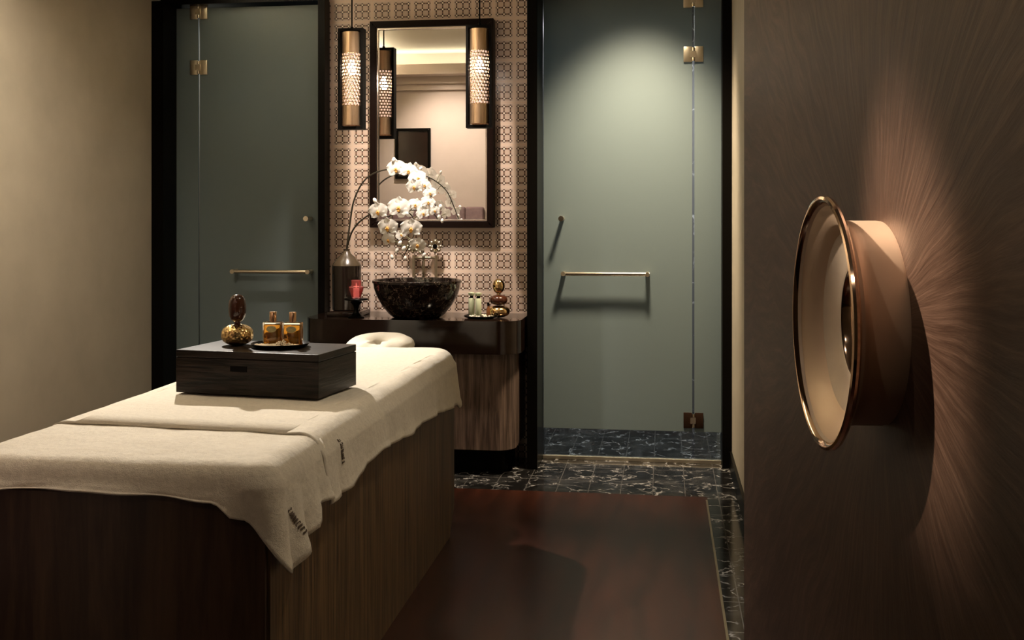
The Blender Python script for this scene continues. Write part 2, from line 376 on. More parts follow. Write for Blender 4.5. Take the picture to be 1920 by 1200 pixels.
# ------------------------------------------------------------------ glass doors
GY0, GY1, ZF, ZG = 6.420, 6.430, .185, 2.785
def glass_pair(parent, x0, x1):
    obj('frosted_pane', box(x0, x1, GY0, GY1, ZF, ZG, .001), m_frost, parent, False)
    obj('clear_glass_foot', box(x0, x1, GY0, GY1, .024, ZF), m_glass, parent, False)
def hinge(parent, x, z, m=m_nickel_b, s=1):
    h_ = obj('hinge', box(x-.058, x-.008, GY0-.012, GY0-.001, z-.046, z+.046, .002), m, parent)
    obj('hinge_plate', box(x+.008, x+.058, GY0-.012, GY0-.001, z-.046, z+.046, .002), m, h_)
    bm = tube([(x, GY0-.012, z-.040), (x, GY0-.012, z-.020)], .009, 12); tube([(x, GY0-.012, z+.02), (x, GY0-.012, z+.04)], .009, 12, bm)
    bx(bm, x-.018, x+.014, GY0-.020, GY0-.004, z-.018, z+.018)
    obj('hinge_knuckle', bm, m_nickel, h_)
def pull(parent, xa, xb, xk, long_left):
    yb = GY0-.065
    bm = tube([(xa-.012, yb, 1.12), (xb+.012, yb, 1.12)], .0125, 16)
    p = obj('towel_bar', bm, m_nickel, parent)
    for x in (xa, xb):
        obj('bar_post', tube([(x, yb-.016, 1.12), (x, yb, 1.12), (x, GY0, 1.12)], .0135, 16), m_nickel_b, p)
    bm = tube([(xk, yb-.03, 1.45), (xk, GY0, 1.45)], .0125, 16)
    bm2 = lathe([(0, -.004), (.014, -.004), (.016, 0), (.016, .006), (0, .006)], 20)
    obj('robe_peg', bm, m_nickel_b, parent)
    bm2.transform(Matrix.Translation((xk, yb-.03, 1.45)) @ Matrix.Rotation(PI/2, 4, 'X'))
    obj('peg_cap', bm2, m_nickel, parent)
xh = P(373.5, 500, GY0).x; xh2 = P(1300, 500, GY0).x
d1 = thing('door_1', 'dark frosted glass door left of the tiled wall, with towel bar', 'door', (0, 0, 0), kind='structure')
glass_pair(d1, xh+.004, -2.105)
for v in (23, 127, 788): hinge(d1, xh, P(373, v, GY0).z)
pull(d1, P(437, 507, 6.36).x, P(578, 507, 6.36).x, P(577, 410, 6.36).x, True)
w1 = thing('window_1', 'narrow fixed frosted glass strip at the far left of the glass door', 'glass panel', kind='structure')
glass_pair(w1, -3.072, xh-.004)
d2 = thing('door_2', 'pale frosted glass door right of the vanity, lit by a warm downlight', 'door', kind='structure')
glass_pair(d2, -.722, xh2-.006)
hinge(d2, xh2, P(1303, 0, GY0).z); hinge(d2, xh2, P(1303, 102, GY0).z); hinge(d2, xh2, P(1303, 788, GY0).z, m_dark_bronze)
pull(d2, P(1056, 515, 6.36).x, P(1214, 515, 6.36).x, P(1053, 410, 6.36).x, False)
w2 = thing('window_2', 'narrow fixed frosted glass strip right of the pale glass door', 'glass panel', kind='structure')
glass_pair(w2, xh2+.006, .335)

# ------------------------------------------------------------------ entrance door leaf with round handle
Lr = Vector((-.094, .9956, 0)); Ln = Vector((-.9956, -.094, 0))
HB = Vector((.2175, 1.134, 1.344))          # handle axis at the leaf face
rzl = math.atan2(.094, .9956)
door = thing('door_3', 'open bronze-brown brushed door with a large round handle, close on the right', 'door', HB, rzl, kind='structure')
# local frame: x = -Ln direction (into leaf), y = toward hinge, -x = toward viewer side
obj('door_leaf', box(0, .055, -.62, .812, -HB.z+.01, 2.60-HB.z, .002), m_leaf, door, False)
def lath_x(prof, n=72):                       # profile (radius, distance out of the leaf)
    bm = lathe(prof, n); bm.transform(Matrix.Rotation(-PI/2, 4, 'Y')); return bm
R0 = .130
hd = obj('round_handle', lath_x([(.088, 0.0), (.1035, 0.0), (.104, .003), (.104, .030), (.1045, .036), (.107, .042), (.112, .047), (.121, .0515), (.121, .053), (.1, .043), (.088, .03), (.088, 0)], 96), m_bronze, door)
obj('handle_rim', lath_x([(.121, .0505), (.126, .0515), (.1295, .054), (.130, .0565), (.1288, .0592), (.126, .0602), (.1235, .0592), (.121, .0555)], 96, ), m_bronze_p, hd)
obj('handle_dish', lath_x([(.1232, .0585), (.119, .052), (.108, .043), (.094, .035), (.080, .0285), (.068, .0245), (.0625, .0235), (.0605, .0225)], 96), m_dish, hd)
obj('handle_well', lath_x([(.0635, .022), (.060, .022), (.058, .019), (.056, .004), (0, .003)], 64), m_bronze_p, hd)
obj('handle_core', lath_x([(.0545, .005), (.052, .009), (0, .010)], 48), m_dark_bronze, hd)

# ------------------------------------------------------------------ mirror, sofa and picture of the reflected room
mtl = P(693, 40, 6.35); mbr = P(925, 427, 6.35)
mx0, mx1, mz0, mz1 = mtl.x, mbr.x, mbr.z, mtl.z
mir = thing('wall_mirror', 'tall rectangular mirror in a dark frame on the tiled wall', 'mirror', ((mx0+mx1)/2, 6.42, mz0))
hx = (mx1-mx0)/2; H_ = mz1-mz0; fw = .040
def frame_bm(x0, x1, z0, z1, w_, y0, y1, bev):
    bm = bmesh.new()
    o_ = [(x0, z0), (x1, z0), (x1, z1), (x0, z1)]; i_ = [(x0+w_, z0+w_), (x1-w_, z0+w_), (x1-w_, z1-w_), (x0+w_, z1-w_)]
    vs = {}
    for k, (pts) in enumerate((o_, i_)):
        for y in (y0, y1):
            vs[k, y] = [bm.verts.new((x, y, z)) for x, z in pts]
    for i in range(4):
        j = (i+1) % 4
        bm.faces.new((vs[0, y0][i], vs[0, y0][j], vs[1, y0][j], vs[1, y0][i]))
        bm.faces.new((vs[0, y1][i], vs[0, y1][j], vs[1, y1][j], vs[1, y1][i]))
        bm.faces.new((vs[0, y0][i], vs[0, y0][j], vs[0, y1][j], vs[0, y1][i]))
        bm.faces.new((vs[1, y0][i], vs[1, y0][j], vs[1, y1][j], vs[1, y1][i]))
    if bev: bmesh.ops.bevel(bm, geom=bm.edges[:], offset=bev, segments=2, affect='EDGES', profile=.5)
    return bm
obj('mirror_frame', frame_bm(-hx, hx, 0, H_, fw, -.07, 0, .003), m_frame, mir, False)
obj('inner_slip', frame_bm(-hx+fw, hx-fw, fw, H_-fw, .011, -.055, -.03, .001), m_slip, mir, False)
obj('mirror_glass', box(-hx+fw, hx-fw, -.042, -.038, fw, H_-fw), m_mirror, mir, False)

pic = thing('framed_picture', 'dark framed picture on the wall reflected in the mirror', 'picture', (-2.56, 2.0, 1.86))
obj('picture_frame', frame_bm(-.185, .185, 0, .52, .028, 0, .04, .003), m_black, pic, False)
obj('picture_panel', box(-.16, .16, .005, .02, .02, .50), m_pict, pic, False)
sofa = thing('bench_seat', 'lilac upholstered bench with high channelled back reflected in the mirror', 'bench', (-2.45, 2.0, 0))
bm = bmesh.new()
for i in range(7):
    bb = box(-.69+i*.19, -.69+i*.19+.186, .003, .10, .44, 1.57, .02, 3); me_ = bpy.data.meshes.new('t'); bb.to_mesh(me_); bb.free(); bm.from_mesh(me_); bpy.data.meshes.remove(me_)
obj('seat_back', bm, m_uphol, sofa)
obj('seat_cushion', box(-.69, .62, .10, .42, .32, .46, .03, 3), m_uphol, sofa)
obj('seat_base', box(-.67, .60, .05, .39, 0, .32), m_black, sofa, False)

# ------------------------------------------------------------------ pendants
def pendant(x, label):
    z0, z1 = 1.968, 2.555
    t = thing('pendant_lamp', label, 'lamp', (x, 6.02, z0), 0, 'brass cylinder pendant lamps beside the mirror')
    h_ = z1-z0; w_ = .0745; d_ = .035; th = .014
    bm = box(-w_, w_, -d_, d_, h_-th, h_); bx(bm, -w_, w_, -d_, d_, 0, th+.004); bx(bm, -w_, -w_+th, -d_, d_, th+.004, h_-th); bx(bm, w_-th, w_, -d_, d_, th+.004, h_-th)
    obj('lamp_frame', bm, m_blackm, t, False)
    r_ = .0565
    a, b2, c2, d2_ = .024, .136, .442, h_-.022
    obj('lower_shade', lathe([(r_, a), (r_, b2), (r_-.003, b2), (r_-.003, a)], 40, closed=True), m_brassc, t)
    obj('upper_shade', lathe([(r_, c2), (r_, d2_), (0, d2_), (0, d2_-.003), (r_-.003, d2_-.003), (r_-.003, c2)], 40, closed=False), m_brassc, t)
    # perforated sleeve: brick courses of small openings
    bm = bmesh.new(); rows, cols = 16, 18
    def pv(row, k, fr, dz_): 
        an = 2*PI*(k+fr+(.5 if row % 2 else 0))/cols; return (r_*math.cos(an), r_*math.sin(an), b2+(c2-b2)*(row+dz_)/rows)
    for row in range(rows):
        for k in range(cols):
            qs = [(0, 0), (1, 0), (1, 1), (0, 1)]; ii = [(.18, .20), (.82, .20), (.82, .80), (.18, .80)]
            O = [bm.verts.new(pv(row, k, *q)) for q in qs]; I = [bm.verts.new(pv(row, k, *q)) for q in ii]
            for e in range(4): bm.faces.new((O[e], O[(e+1) % 4], I[(e+1) % 4], I[e]))
    s_ = obj('perforated_shade', bm, m_brassc, t)
    md = s_.modifiers.new('thick', 'SOLIDIFY'); md.thickness = .002
    obj('inner_liner', lathe([(r_-.012, b2-.01), (r_-.012, c2+.01)], 32), m_liner, s_)
    zb = h_-.235
    bm = lathe([(0, zb-.034), (.014, zb-.032), (.023, zb-.018), (.026, zb), (.022, zb+.018), (.013, zb+.036), (.012, zb+.05), (0, zb+.052)], 20)
    obj('bulb', bm, m_bulb, t)
    obj('lamp_socket', lathe([(0, zb+.05), (.014, zb+.05), (.016, zb+.09), (.006, zb+.1), (.004, h_-.02), (0, h_-.02)], 16), m_blackm, t)
    obj('suspension_rod', tube([(0, 0, h_), (0, 0, h_+.012)], .009, 12), m_blackm, t)
    obj('suspension_rod', tube([(0, 0, h_+.01), (0, 0, ZC-z0-.02)], .0045, 10), m_blackm, t)
    obj('ceiling_rose', lathe([(0, ZC-z0-.025), (.04, ZC-z0-.025), (.045, ZC-z0-.0005), (0, ZC-z0-.0005)], 24), m_blackm, t)
    L = bpy.data.lights.new('pendant_bulb_light', 'POINT'); lo = bpy.data.objects.new('pendant_bulb_light', L); C.objects.link(lo)
    L.energy = 7; L.color = (1, .80, .64); L.shadow_soft_size = .028; lo.location = (x, 6.02, z0+zb)
    return t
pendant(-1.80, 'brass perforated cylinder pendant lamp in black frame, hanging left of the mirror')
pendant(-1.045, 'brass perforated cylinder pendant lamp in black frame, hanging over the mirror\'s right edge')

# ------------------------------------------------------------------ vanity
def rounded(x0, x1, y0, y1, r_, n=10):         # front corners (low y) rounded
    pts = [(x1, y1), (x0, y1)]
    for i in range(n+1):
        a = PI+PI/2*i/n; pts.append((x0+r_+r_*math.cos(a), y0+r_+r_*math.sin(a)))
    for i in range(n+1):
        a = 1.5*PI+PI/2*i/n; pts.append((x1-r_+r_*math.cos(a), y0+r_+r_*math.sin(a)))
    return pts
CT = .876
tag(obj('vanity_counter', prism(rounded(-2.06, -.80, 5.885, YM, .13, 14), .690, CT, .004), m_counter),
    'thick glossy dark brown vanity counter with rounded corners under the basin', 'counter')
vc = thing('vanity_cabinet', 'wood-grain vanity cabinet with rounded corner under the dark counter', 'cabinet', (-1.43, 6.2, 0))
bm = prism(rounded(-2.04, -.835, 5.93, YM-.004, .11, 12), .145, .690, .002); bm.transform(Matrix.Translation((1.43, -6.2, 0))); obj('cabinet_body', bm, m_cab, vc)
bm = prism(rounded(-1.98, -.895, 6.03, YM-.004, .08, 8), 0, .145); bm.transform(Matrix.Translation((1.43, -6.2, 0))); obj('plinth', bm, m_black, vc)

# basin
bc = P(782, 560, 6.095)
prof = [(0, .000), (.130, .000), (.145, .004), (.165, .020), (.205, .070), (.235, .120), (.252, .170), (.256, .196), (.261, .202), (.261, .214), (.254, .218), (.246, .214), (.240, .190), (.222, .130), (.190, .080), (.14, .045), (.06, .028), (.022, .025), (0, .025)]
bm = lathe(prof, 64)
bs_ = obj('vessel_basin', bm, m_basin, None, True, (bc.x, 6.095, CT))
tag(bs_, 'round black veined marble vessel basin on the vanity counter', 'basin')
# faucet
fc = P(797, 462, 6.37)
ft = thing('faucet', 'tall tap with round cross handles standing behind the marble basin', 'tap', (fc.x, 6.388, CT))
zt = fc.z-CT
bm = tube([(-.012, -.004, 0), (-.012, -.004, .30), (-.012, -.006, .345), (-.012, -.02, .38), (-.012, -.05, .40), (-.012, -.085, .39), (-.012, -.10, .365)], [.010, .009, .009, .009, .009, .009, .011], 14); lathe([(0, 0), (.02, 0), (.02, .01), (.01, .015)], 20, -.012, -.004, bm)
obj('spout', bm, m_nickel, ft)
bm = tube([(-.075, .0, .335), (.070, .0, .335)], .008, 12); obj('cross_bar', bm, m_nickel_b, ft)
for sx in (-.075, .065):
    bm = tube([(sx, 0, 0), (sx, 0, .35)], .009, 14); lathe([(0, 0), (.018, 0), (.018, .01), (.009, .015)], 20, sx, 0, bm); obj('riser', bm, m_nickel_b, ft)
    bm = bmesh.new()
    for k in range(8):
        a = 2*PI*k/8; c_ = Vector((sx+.032*math.cos(a), -.022, zt+.032*math.sin(a)))
        bmesh.ops.create_icosphere(bm, subdivisions=2, radius=.012, matrix=Matrix.Translation(c_))
        tube([(sx, -.02, zt), c_], .005, 8, bm)
    tube([(sx, 0, zt-.03), (sx, 0, zt), (sx, -.035, zt)], .008, 12, bm)
    hk = obj('cross_handle', bm, m_nickel_b, ft)
    obj('handle_button', lathe([(0, 0), (.015, 0), (.013, .008), (0, .011)], 20), m_black, hk).matrix_local = Matrix.Translation((sx, -.034, zt)) @ Matrix.Rotation(PI/2, 4, 'X')

# tray, vase
tray_x = P(652, 598, 6.16).x
tag(obj('lacquer_tray', box(tray_x-.088, tray_x+.100, 6.03, 6.30, CT, CT+.026, .004), m_counter), 'low dark lacquer tray under the vase at the counter\'s left end', 'tray')
vx = P(650, 540, 6.20).x
vs_ = thing('bottle_vase', 'black cylindrical bottle vase with taupe sloping shoulder at the counter\'s left end', 'vase', (vx, 6.20, CT+.026))
obj('vase_body', lathe([(0, 0), (.080, 0), (.085, .004), (.087, .255), (.086, .268), (.070, .264), (.0, .255)], 48), m_vase, vs_)
obj('vase_shoulder', lathe([(.0865, .267), (.081, .280), (.050, .318), (.026, .338), (.018, .356), (.020, .366), (.015, .366), (.013, .345), (.02, .33), (.06, .29)], 48), m_vase_s, vs_)
# candle on pedestal
ch = P(668, 590, 6.0)
cs = thing('candle_pedestal', 'black turned pedestal stand holding the red candle glass', 'candle stand', (ch.x, 6.0, CT))
obj('pedestal', lathe([(0, 0), (.046, 0), (.048, .006), (.030, .016), (.016, .03), (.012, .05), (.020, .075), (.034, .088), (.034, .093), (.012, .098), (.012, .1), (.066, .102), (.070, .108), (.066, .112), (0, .112)], 40), m_black, cs)
cg = thing('candle_glass', 'small red candle glass on the black pedestal in front of the vase', 'candle', (ch.x, 6.0, CT+.112))
obj('glass_cup', lathe([(0, 0), (.020, 0), (.026, .004), (.040, .045), (.043, .062), (.041, .068), (.030, .072), (.030, .104), (.027, .106), (.027, .07), (.037, .062), (.034, .045), (.02, .008), (0, .006)], 32), m_red, cg)
obj('tealight', lathe([(0, .0), (.017, .0), (.017, .055), (.005, .056), (.003, .075), (0, .085)], 20), m_wax, cg, loc=(0, 0, .007))

# right group on the counter
pl = P(902, 598, 6.08)
tag(obj('round_plate', lathe([(0, 0), (.07, 0), (.095, .006), (.100, .014), (.098, .016), (.09, .010), (.0, .007)], 48), m_black, None, True, (pl.x, 6.08, CT)), 'round black plate with pale contents right of the marble basin', 'plate')
bm = bmesh.new()
for i in range(70):
    a = random.uniform(0, 2*PI); q = .075*math.sqrt(random.random())
    bmesh.ops.create_icosphere(bm, subdivisions=1, radius=random.uniform(.003, .007), matrix=Matrix.Translation((q*math.cos(a), q*math.sin(a), .010+random.random()*.004)))
o = obj('bath_salt', bm, m_white, None, False, (pl.x, 6.08, CT)); tag(o, 'pale salt grains spread on the round plate beside the basin', 'salt', None, 'stuff')
def tube_jar(u, v, label):
    p = P(u, v, 6.08); t = thing('glass_vial', label, 'bottle', (p.x, 6.08 if u > 890 else 6.10, CT+.014), 0, 'pale vials on the round plate')
    obj('vial_body', lathe([(0, 0), (.016, 0), (.018, .003), (.018, .092), (.015, .098), (.010, .100), (0, .1)], 24), m_tube, t)
    obj('vial_neck', lathe([(.010, .1), (.010, .115), (0, .115)], 20), m_black, t)
    obj('vial_stopper', lathe([(0, .114), (.016, .114), (.020, .124), (.020, .130), (0, .134)], 24), m_tube, t)
tube_jar(883, 580, 'pale green glass vial with flat stopper, the left one beside the basin')
tube_jar(897, 580, 'pale green glass vial with flat stopper, the right one beside the basin')
p = P(916, 585, 6.06)
bt = thing('amber_vial', 'small dark amber bottle between the green vials and the gold stone', 'bottle', (p.x, 6.05, CT+.010))
obj('bottle_body', lathe([(0, 0), (.010, 0), (.011, .003), (.011, .045), (.006, .055), (.006, .065), (0, .065)], 20), m_amberd, bt)
obj('bottle_cap', lathe([(0, .064), (.007, .064), (.007, .082), (0, .082)], 16), m_black, bt)
# stacked pebbles sculptures
def pebble(rx, h_, n=28, e=2.3):
    prof = []
    for i in range(n+1):
        a = -PI/2+PI*i/n; c_, s__ = math.cos(a), math.sin(a)
        prof.append((rx*abs(c_)**(2/e) if abs(c_) > 1e-4 else 0, h_/2+h_/2*math.copysign(abs(s__)**(2/e), s__)))
    return lathe(prof, 40)
sp_ = P(935, 590, 6.14)
tag(obj('gold_pebble', pebble(.066, .070), m_gold_s, None, True, (sp_.x, 6.14, CT)), 'flat shiny gold pebble, bottom of the stone stack on the vanity', 'ornament')
tag(obj('brown_pebble', pebble(.052, .060), m_egg, None, True, (sp_.x, 6.14, CT+.071)), 'flat dark brown pebble between the gold stones on the vanity', 'ornament')
bm = pebble(.036, .088, e=2.0); lathe([(0, -.006), (.012, -.004), (.012, .006)], 20, bm=bm)
tag(obj('gold_egg', bm, m_gold_s, None, True, (sp_.x, 6.14, CT+.137)), 'gold egg topping the stone stack on the vanity', 'ornament')

# ------------------------------------------------------------------ orchids
def petal_bm(bm, ang, L, W, cup, z0=0, rnd=1.0, n=7, mdim=6):
    rows = []
    for i in range(n+1):
        t = i/n; w_ = W*math.sin(PI*min(1, (t*.93+.07))**rnd)**.75*(1 if i < n else .15)
        row = []
        for j in range(mdim+1):
            s_ = (j/mdim-.5)*2
            x = w_*s_; y = L*t; z = z0+cup*(t*t)*L - .12*w_*s_*s_ + .03*L*math.sin(7*t+3*s_)
            row.append(bm.verts.new((x*math.cos(ang)+y*math.sin(ang), y*math.cos(ang)-x*math.sin(ang), z)))
        rows.append(row)
    for a, b_ in zip(rows, rows[1:]):
        for j in range(mdim): bm.faces.new((a[j], a[j+1], b_[j+1], b_[j]))
def flower_meshes():
    bm = bmesh.new()
    for a in (0, 2.15, -2.15): petal_bm(bm, a, .92, .33, .05, -.03)
    for a in (1.32, -1.32): petal_bm(bm, a, 1.0, .62, -.10, .02, .85)
    bmesh.ops.recalc_face_normals(bm, faces=bm.faces[:])
    me = bpy.data.meshes.new('orchid_flower'); 
    for f in bm.faces: f.smooth = True
    bm.to_mesh(me); bm.free(); me.materials.append(m_petal)
    bm = bmesh.new()
    bmesh.ops.create_icosphere(bm, subdivisions=2, radius=.12, matrix=Matrix.Translation((0, -.05, .14)) @ Matrix.Diagonal((1, 1.2, .9, 1)))
    bmesh.ops.create_icosphere(bm, subdivisions=2, radius=.10, matrix=Matrix.Translation((0, -.26, .16)) @ Matrix.Diagonal((1.3, 1.3, .6, 1)))
    for sx in (-1, 1): bmesh.ops.create_icosphere(bm, subdivisions=1, radius=.08, matrix=Matrix.Translation((sx*.12, -.12, .2)) @ Matrix.Diagonal((.6, 1.4, .8, 1)))
    me2 = bpy.data.meshes.new('flower_lip')
    for f in bm.faces: f.smooth = True
    bm.to_mesh(me2); bm.free(); me2.materials.append(m_lip)
    return me, me2
FM, LM = flower_meshes()
def smooth_path(pts, k=6):
    out = []; n = len(pts)
    for i in range(n-1):
        p0, p1, p2, p3 = pts[max(i-1, 0)], pts[i], pts[i+1], pts[min(i+2, n-1)]
        for j in range(k):
            t = j/k; out.append(.5*((2*p1)+(p2-p0)*t+(2*p0-5*p1+4*p2-p3)*t*t+(3*p1-p0-3*p2+p3)*t*t*t))
    out.append(pts[-1]); return out
def spray(label, stem_px, flowers, buds):
    base = Vector((vx, 6.20, CT+.3))
    t = thing('orchid_spray', label, 'orchid', base)
    pts = [Vector((vx, 6.20, CT+.16)), Vector((vx, 6.20, CT+.37))]+[P(u, v, Y) for u, v, Y in stem_px]
    sp2 = [q-base for q in smooth_path(pts)]
    nn = len(sp2); obj('stem', tube(sp2, [.0062-.0035*i/nn for i in range(nn)], 8), m_stem, t)
    for i, (u, v, r_, Y, fx, fz, roll) in enumerate(flowers):
        c_ = P(u, v, Y)
        fl = bpy.data.objects.new('flower', FM); C.objects.link(fl); fl.parent = t
        d = Vector((fx, -1, fz)).normalized()
        q = d.to_track_quat('Z', 'Y')
        fl.matrix_local = Matrix.Translation(c_-base) @ q.to_matrix().to_4x4() @ Matrix.Rotation(roll, 4, 'Z') @ Matrix.Scale(r_*Y/F*1.02, 4)
        lp = bpy.data.objects.new('flower_lip', LM); C.objects.link(lp); lp.parent = fl
        near = min(sp2, key=lambda s_: (s_-(c_-base)).length)
        obj('flower_stalk', tube([near, (near+c_-base)/2+Vector((0, .005, .006)), c_-base+Vector((0, .012, 0))], .0022, 6), m_stem_g, t)
    for (u, v, r_, Y) in buds:
        c_ = P(u, v, Y)-base; bm = bmesh.new(); bmesh.ops.create_icosphere(bm, subdivisions=2, radius=r_*Y/F, matrix=Matrix.Translation(c_) @ Matrix.Rotation(random.uniform(-.6, .6), 4, 'Y') @ Matrix.Diagonal((.75, .75, 1.15, 1)))
        near = min(sp2, key=lambda s_: (s_-c_).length)
        obj('bud', bm, m_petal, t); obj('bud_stalk', tube([near, c_], .0016, 6), m_stem_g, t)
spray('taller arching spray of white orchids in front of the mirror',
      [(656, 420, 6.2), (664, 375, 6.2), (682, 340, 6.19), (708, 322, 6.17), (740, 318, 6.14), (772, 328, 6.12), (800, 352, 6.10), (816, 385, 6.1), (826, 412, 6.1)],
      [(743, 316, 21, 6.10, -.1, -.1, .1), (766, 320, 18, 6.09, .35, .0, -.2), (783, 334, 19, 6.08, .5, .1, .3), (777, 350, 18, 6.05, -.1, -.2, .1), (796, 347, 15, 6.07, .6, .1, -.4),
       (806, 362, 14, 6.06, .3, 0, .3), (803, 379, 15, 6.05, .5, .1, -.2), (815, 395, 11, 6.06, .3, -.1, .2)],
      [(823, 406, 5, 6.08), (829, 414, 4, 6.08), (826, 388, 5, 6.08), (789, 316, 4, 6.1), (738, 300, 5, 6.1)])
spray('lower drooping spray of white orchids above the marble basin',
      [(656, 445, 6.18), (666, 425, 6.16), (684, 408, 6.13), (708, 396, 6.10), (740, 392, 6.06), (770, 402, 6.05), (778, 430, 6.05), (770, 455, 6.06), (756, 482, 6.08)],
      [(709, 396, 21, 6.05, -.15, -.2, .12), (748, 389, 24, 6.02, .0, -.05, 0), (779, 384, 15, 6.04, .4, .1, -.3), (727, 426, 22, 6.0, -.15, -.25, .05), (771, 428, 22, 6.0, .15, -.2, -.05),
       (728, 449, 16, 6.02, -.3, -.4, .3), (783, 459, 17, 6.01, .25, -.35, -.2), (793, 400, 14, 6.04, .5, .0, .3), (752, 440, 12, 6.06, .0, .1, .6)],
      [(744, 470, 5, 6.06), (757, 466, 5, 6.06), (735, 482, 4.5, 6.06), (760, 484, 4, 6.06), (795, 478, 4.5, 6.06), (750, 456, 5, 6.05), (703, 376, 5, 6.08)])

# ------------------------------------------------------------------ massage bed
BX0, BX1, BY0, BY1, BT = -1.815, -.965, 2.53, 4.87, .835
bed = thing('massage_bed', 'massage bed with dark brown wood-grain skirt panels under cream towels', 'massage bed', ((BX0+BX1)/2, (BY0+BY1)/2, 0))
def bo(name, bm, m, par=bed, smooth=False):
    bm.transform(Matrix.Translation((-(BX0+BX1)/2, -(BY0+BY1)/2, 0))); return obj(name, bm, m, par, smooth)
bo('mattress', box(BX0+.02, BX1-.02, BY0+.02, BY1-.02, .70, BT-.006, .045, 4), m_cushion, smooth=True)
bo('bed_core', box(BX0+.03, BX1-.03, BY0+.03, BY1-.10, .0, .70), m_black)
def side_panel(x0, x1):
    bm = bmesh.new(); cut = [(BY0, 0), (BY1-.11, 0), (BY1, .115), (BY1, .76), (BY0, .76)]
    lo = [bm.verts.new((x0, y, z)) for y, z in cut]; hi = [bm.verts.new((x1, y, z)) for y, z in cut]
    bm.faces.new(lo); bm.faces.new(hi[::-1])
    for i in range(5): bm.faces.new((lo[i], lo[(i+1) % 5], hi[(i+1) % 5], hi[i]))
    return bm
bo('side_skirt', side_panel(BX1-.022, BX1), m_veneer)
bo('side_skirt', side_panel(BX0, BX0+.022), m_veneer)
bo('end_skirt', box(BX0+.003, BX1-.008, BY0-.012, BY0+.006, 0.0, .76, .003), m_skirt_end)
bo('end_skirt', box(BX0+.024, BX1-.024, BY1-.02, BY1, .115, .76, .003), m_skirt_end)

def keyed(keys, x):
    for (a, va), (b_, vb_) in zip(keys, keys[1:]):
        if (a <= x <= b_) or (b_ <= x <= a):
            t = (x-a)/(b_-a) if b_ != a else 0; t = t*t*(3-2*t); return va+(vb_-va)*t
    return keys[0][1] if abs(x-keys[0][0]) < abs(x-keys[-1][0]) else keys[-1][1]
def nz(x, y, z=0): return noise.noise(Vector((x, y, z)))
def towel_surface(path, inner, zt, hem, R, top_fn, fold_fn, ntop=16, narc=6, nhang=12):
    """path: list of (E, Nrm, s); returns grid of points, columns by path"""
    cols = []
    for E, Nn, s_ in path:
        col = []; Q = E-Nn*R; I = inner(E, Nn, s_)
        for i in range(ntop):
            t = i/ntop; p = I.lerp(Q, t); col.append(Vector((p.x, p.y, zt+top_fn(p.x, p.y))))
        tq = top_fn(Q.x, Q.y)
        for i in range(narc):
            ph = PI/2*i/narc; p = Q+Nn*R*math.sin(ph); col.append(Vector((p.x, p.y, zt-R+R*math.cos(ph)+tq*(1-i/narc))))
        hz = hem(s_); top = zt-R
        for i in range(nhang+1):
            t = i/nhang; out = fold_fn(s_, t, top-hz); wel = .003 if t > .86 else 0
            p = E+Nn*(out+wel); col.append(Vector((p.x, p.y, top+(hz-top)*t)))
        cols.append(col)
    return cols
def grid_bm(cols):
    bm = bmesh.new(); vs = [[bm.verts.new(p) for p in c_] for c_ in cols]
    for a, b_ in zip(vs, vs[1:]):
        for j in range(len(a)-1): bm.faces.new((a[j], a[j+1], b_[j+1], b_[j]))
    bmesh.ops.remove_doubles(bm, verts=bm.verts[:], dist=.0004)
    return bm
TX0, TX1 = BX0-.012, BX1+.012
SEAM = 2.905
def seam(x): return 2.955+(2.875-2.955)*min(1, max(0, (x-TX0)/(TX1-TX0)))
def build_path(yA, yB_, yEnd, rc, far, step=.018):
    """right side from yA to the end line yEnd, round the corner, along the end, round, left side to yB_"""
    sg = 1 if far else -1; path = []; s_ = 0
    n = int(abs(yEnd-yA)/step)
    ys = [yA+(yEnd-sg*rc-yA)*i/n for i in range(n)]
    for y in ys: path.append((Vector((TX1, y, 0)), Vector((1, 0, 0)), ('R', y)))
    for i in range(13):
        a = PI/2*i/12; path.append((Vector((TX1-rc+rc*math.cos(a), yEnd-sg*rc+sg*rc*math.sin(a), 0)), Vector((math.cos(a), sg*math.sin(a), 0)), ('C', i/12)))
    m_ = int((TX1-TX0-2*rc)/step)
    for i in range(1, m_): 
        x = TX1-rc+(TX0-TX1+2*rc)*i/m_; path.append((Vector((x, yEnd, 0)), Vector((0, sg, 0)), ('E', x)))
    for i in range(13):
        a = PI/2*i/12; path.append((Vector((TX0+rc-rc*math.sin(a), yEnd-sg*rc+sg*rc*math.cos(a), 0)), Vector((-math.sin(a), sg*math.cos(a), 0)), ('D', i/12)))
    n = int(abs(yEnd-yB_)/step)
    for i in range(1, n+1): path.append((Vector((TX0, yEnd-sg*rc+(yB_-yEnd+sg*rc)*i/n, 0)), Vector((-1, 0, 0)), ('L', yEnd-sg*rc+(yB_-yEnd+sg*rc)*i/n)))
    return path
K = .965
def kk(lst): return [(y*K, EYE-(EYE-z)*K) for y, z in lst]
near_R = kk([(3.10, .632), (2.90, .640), (2.865, .592), (2.75, .560), (2.665, .528), (2.60, .60), (2.50, .675)])
far_R = kk([(3.02, .622), (3.15, .618), (3.26, .620), (3.42, .640), (3.59, .652), (3.80, .634), (3.97, .622), (4.2, .622), (4.45, .612), (4.75, .585), (5.05, .568)])
near_E = [(TX1, .675), (-1.03, .715), (-1.10, .752), (-1.25, .765), (-1.5, .772), (TX0, .760)]
def near_hem(s_):
    k, v = s_
    if k == 'R': return keyed(near_R, v)
    if k == 'C': return keyed([(0, keyed(near_R, 2.50+.07)), (1, keyed(near_E, TX1-.07))], v)
    if k == 'E': return keyed(near_E, v)+.004*nz(v*9, 1)
    return .70
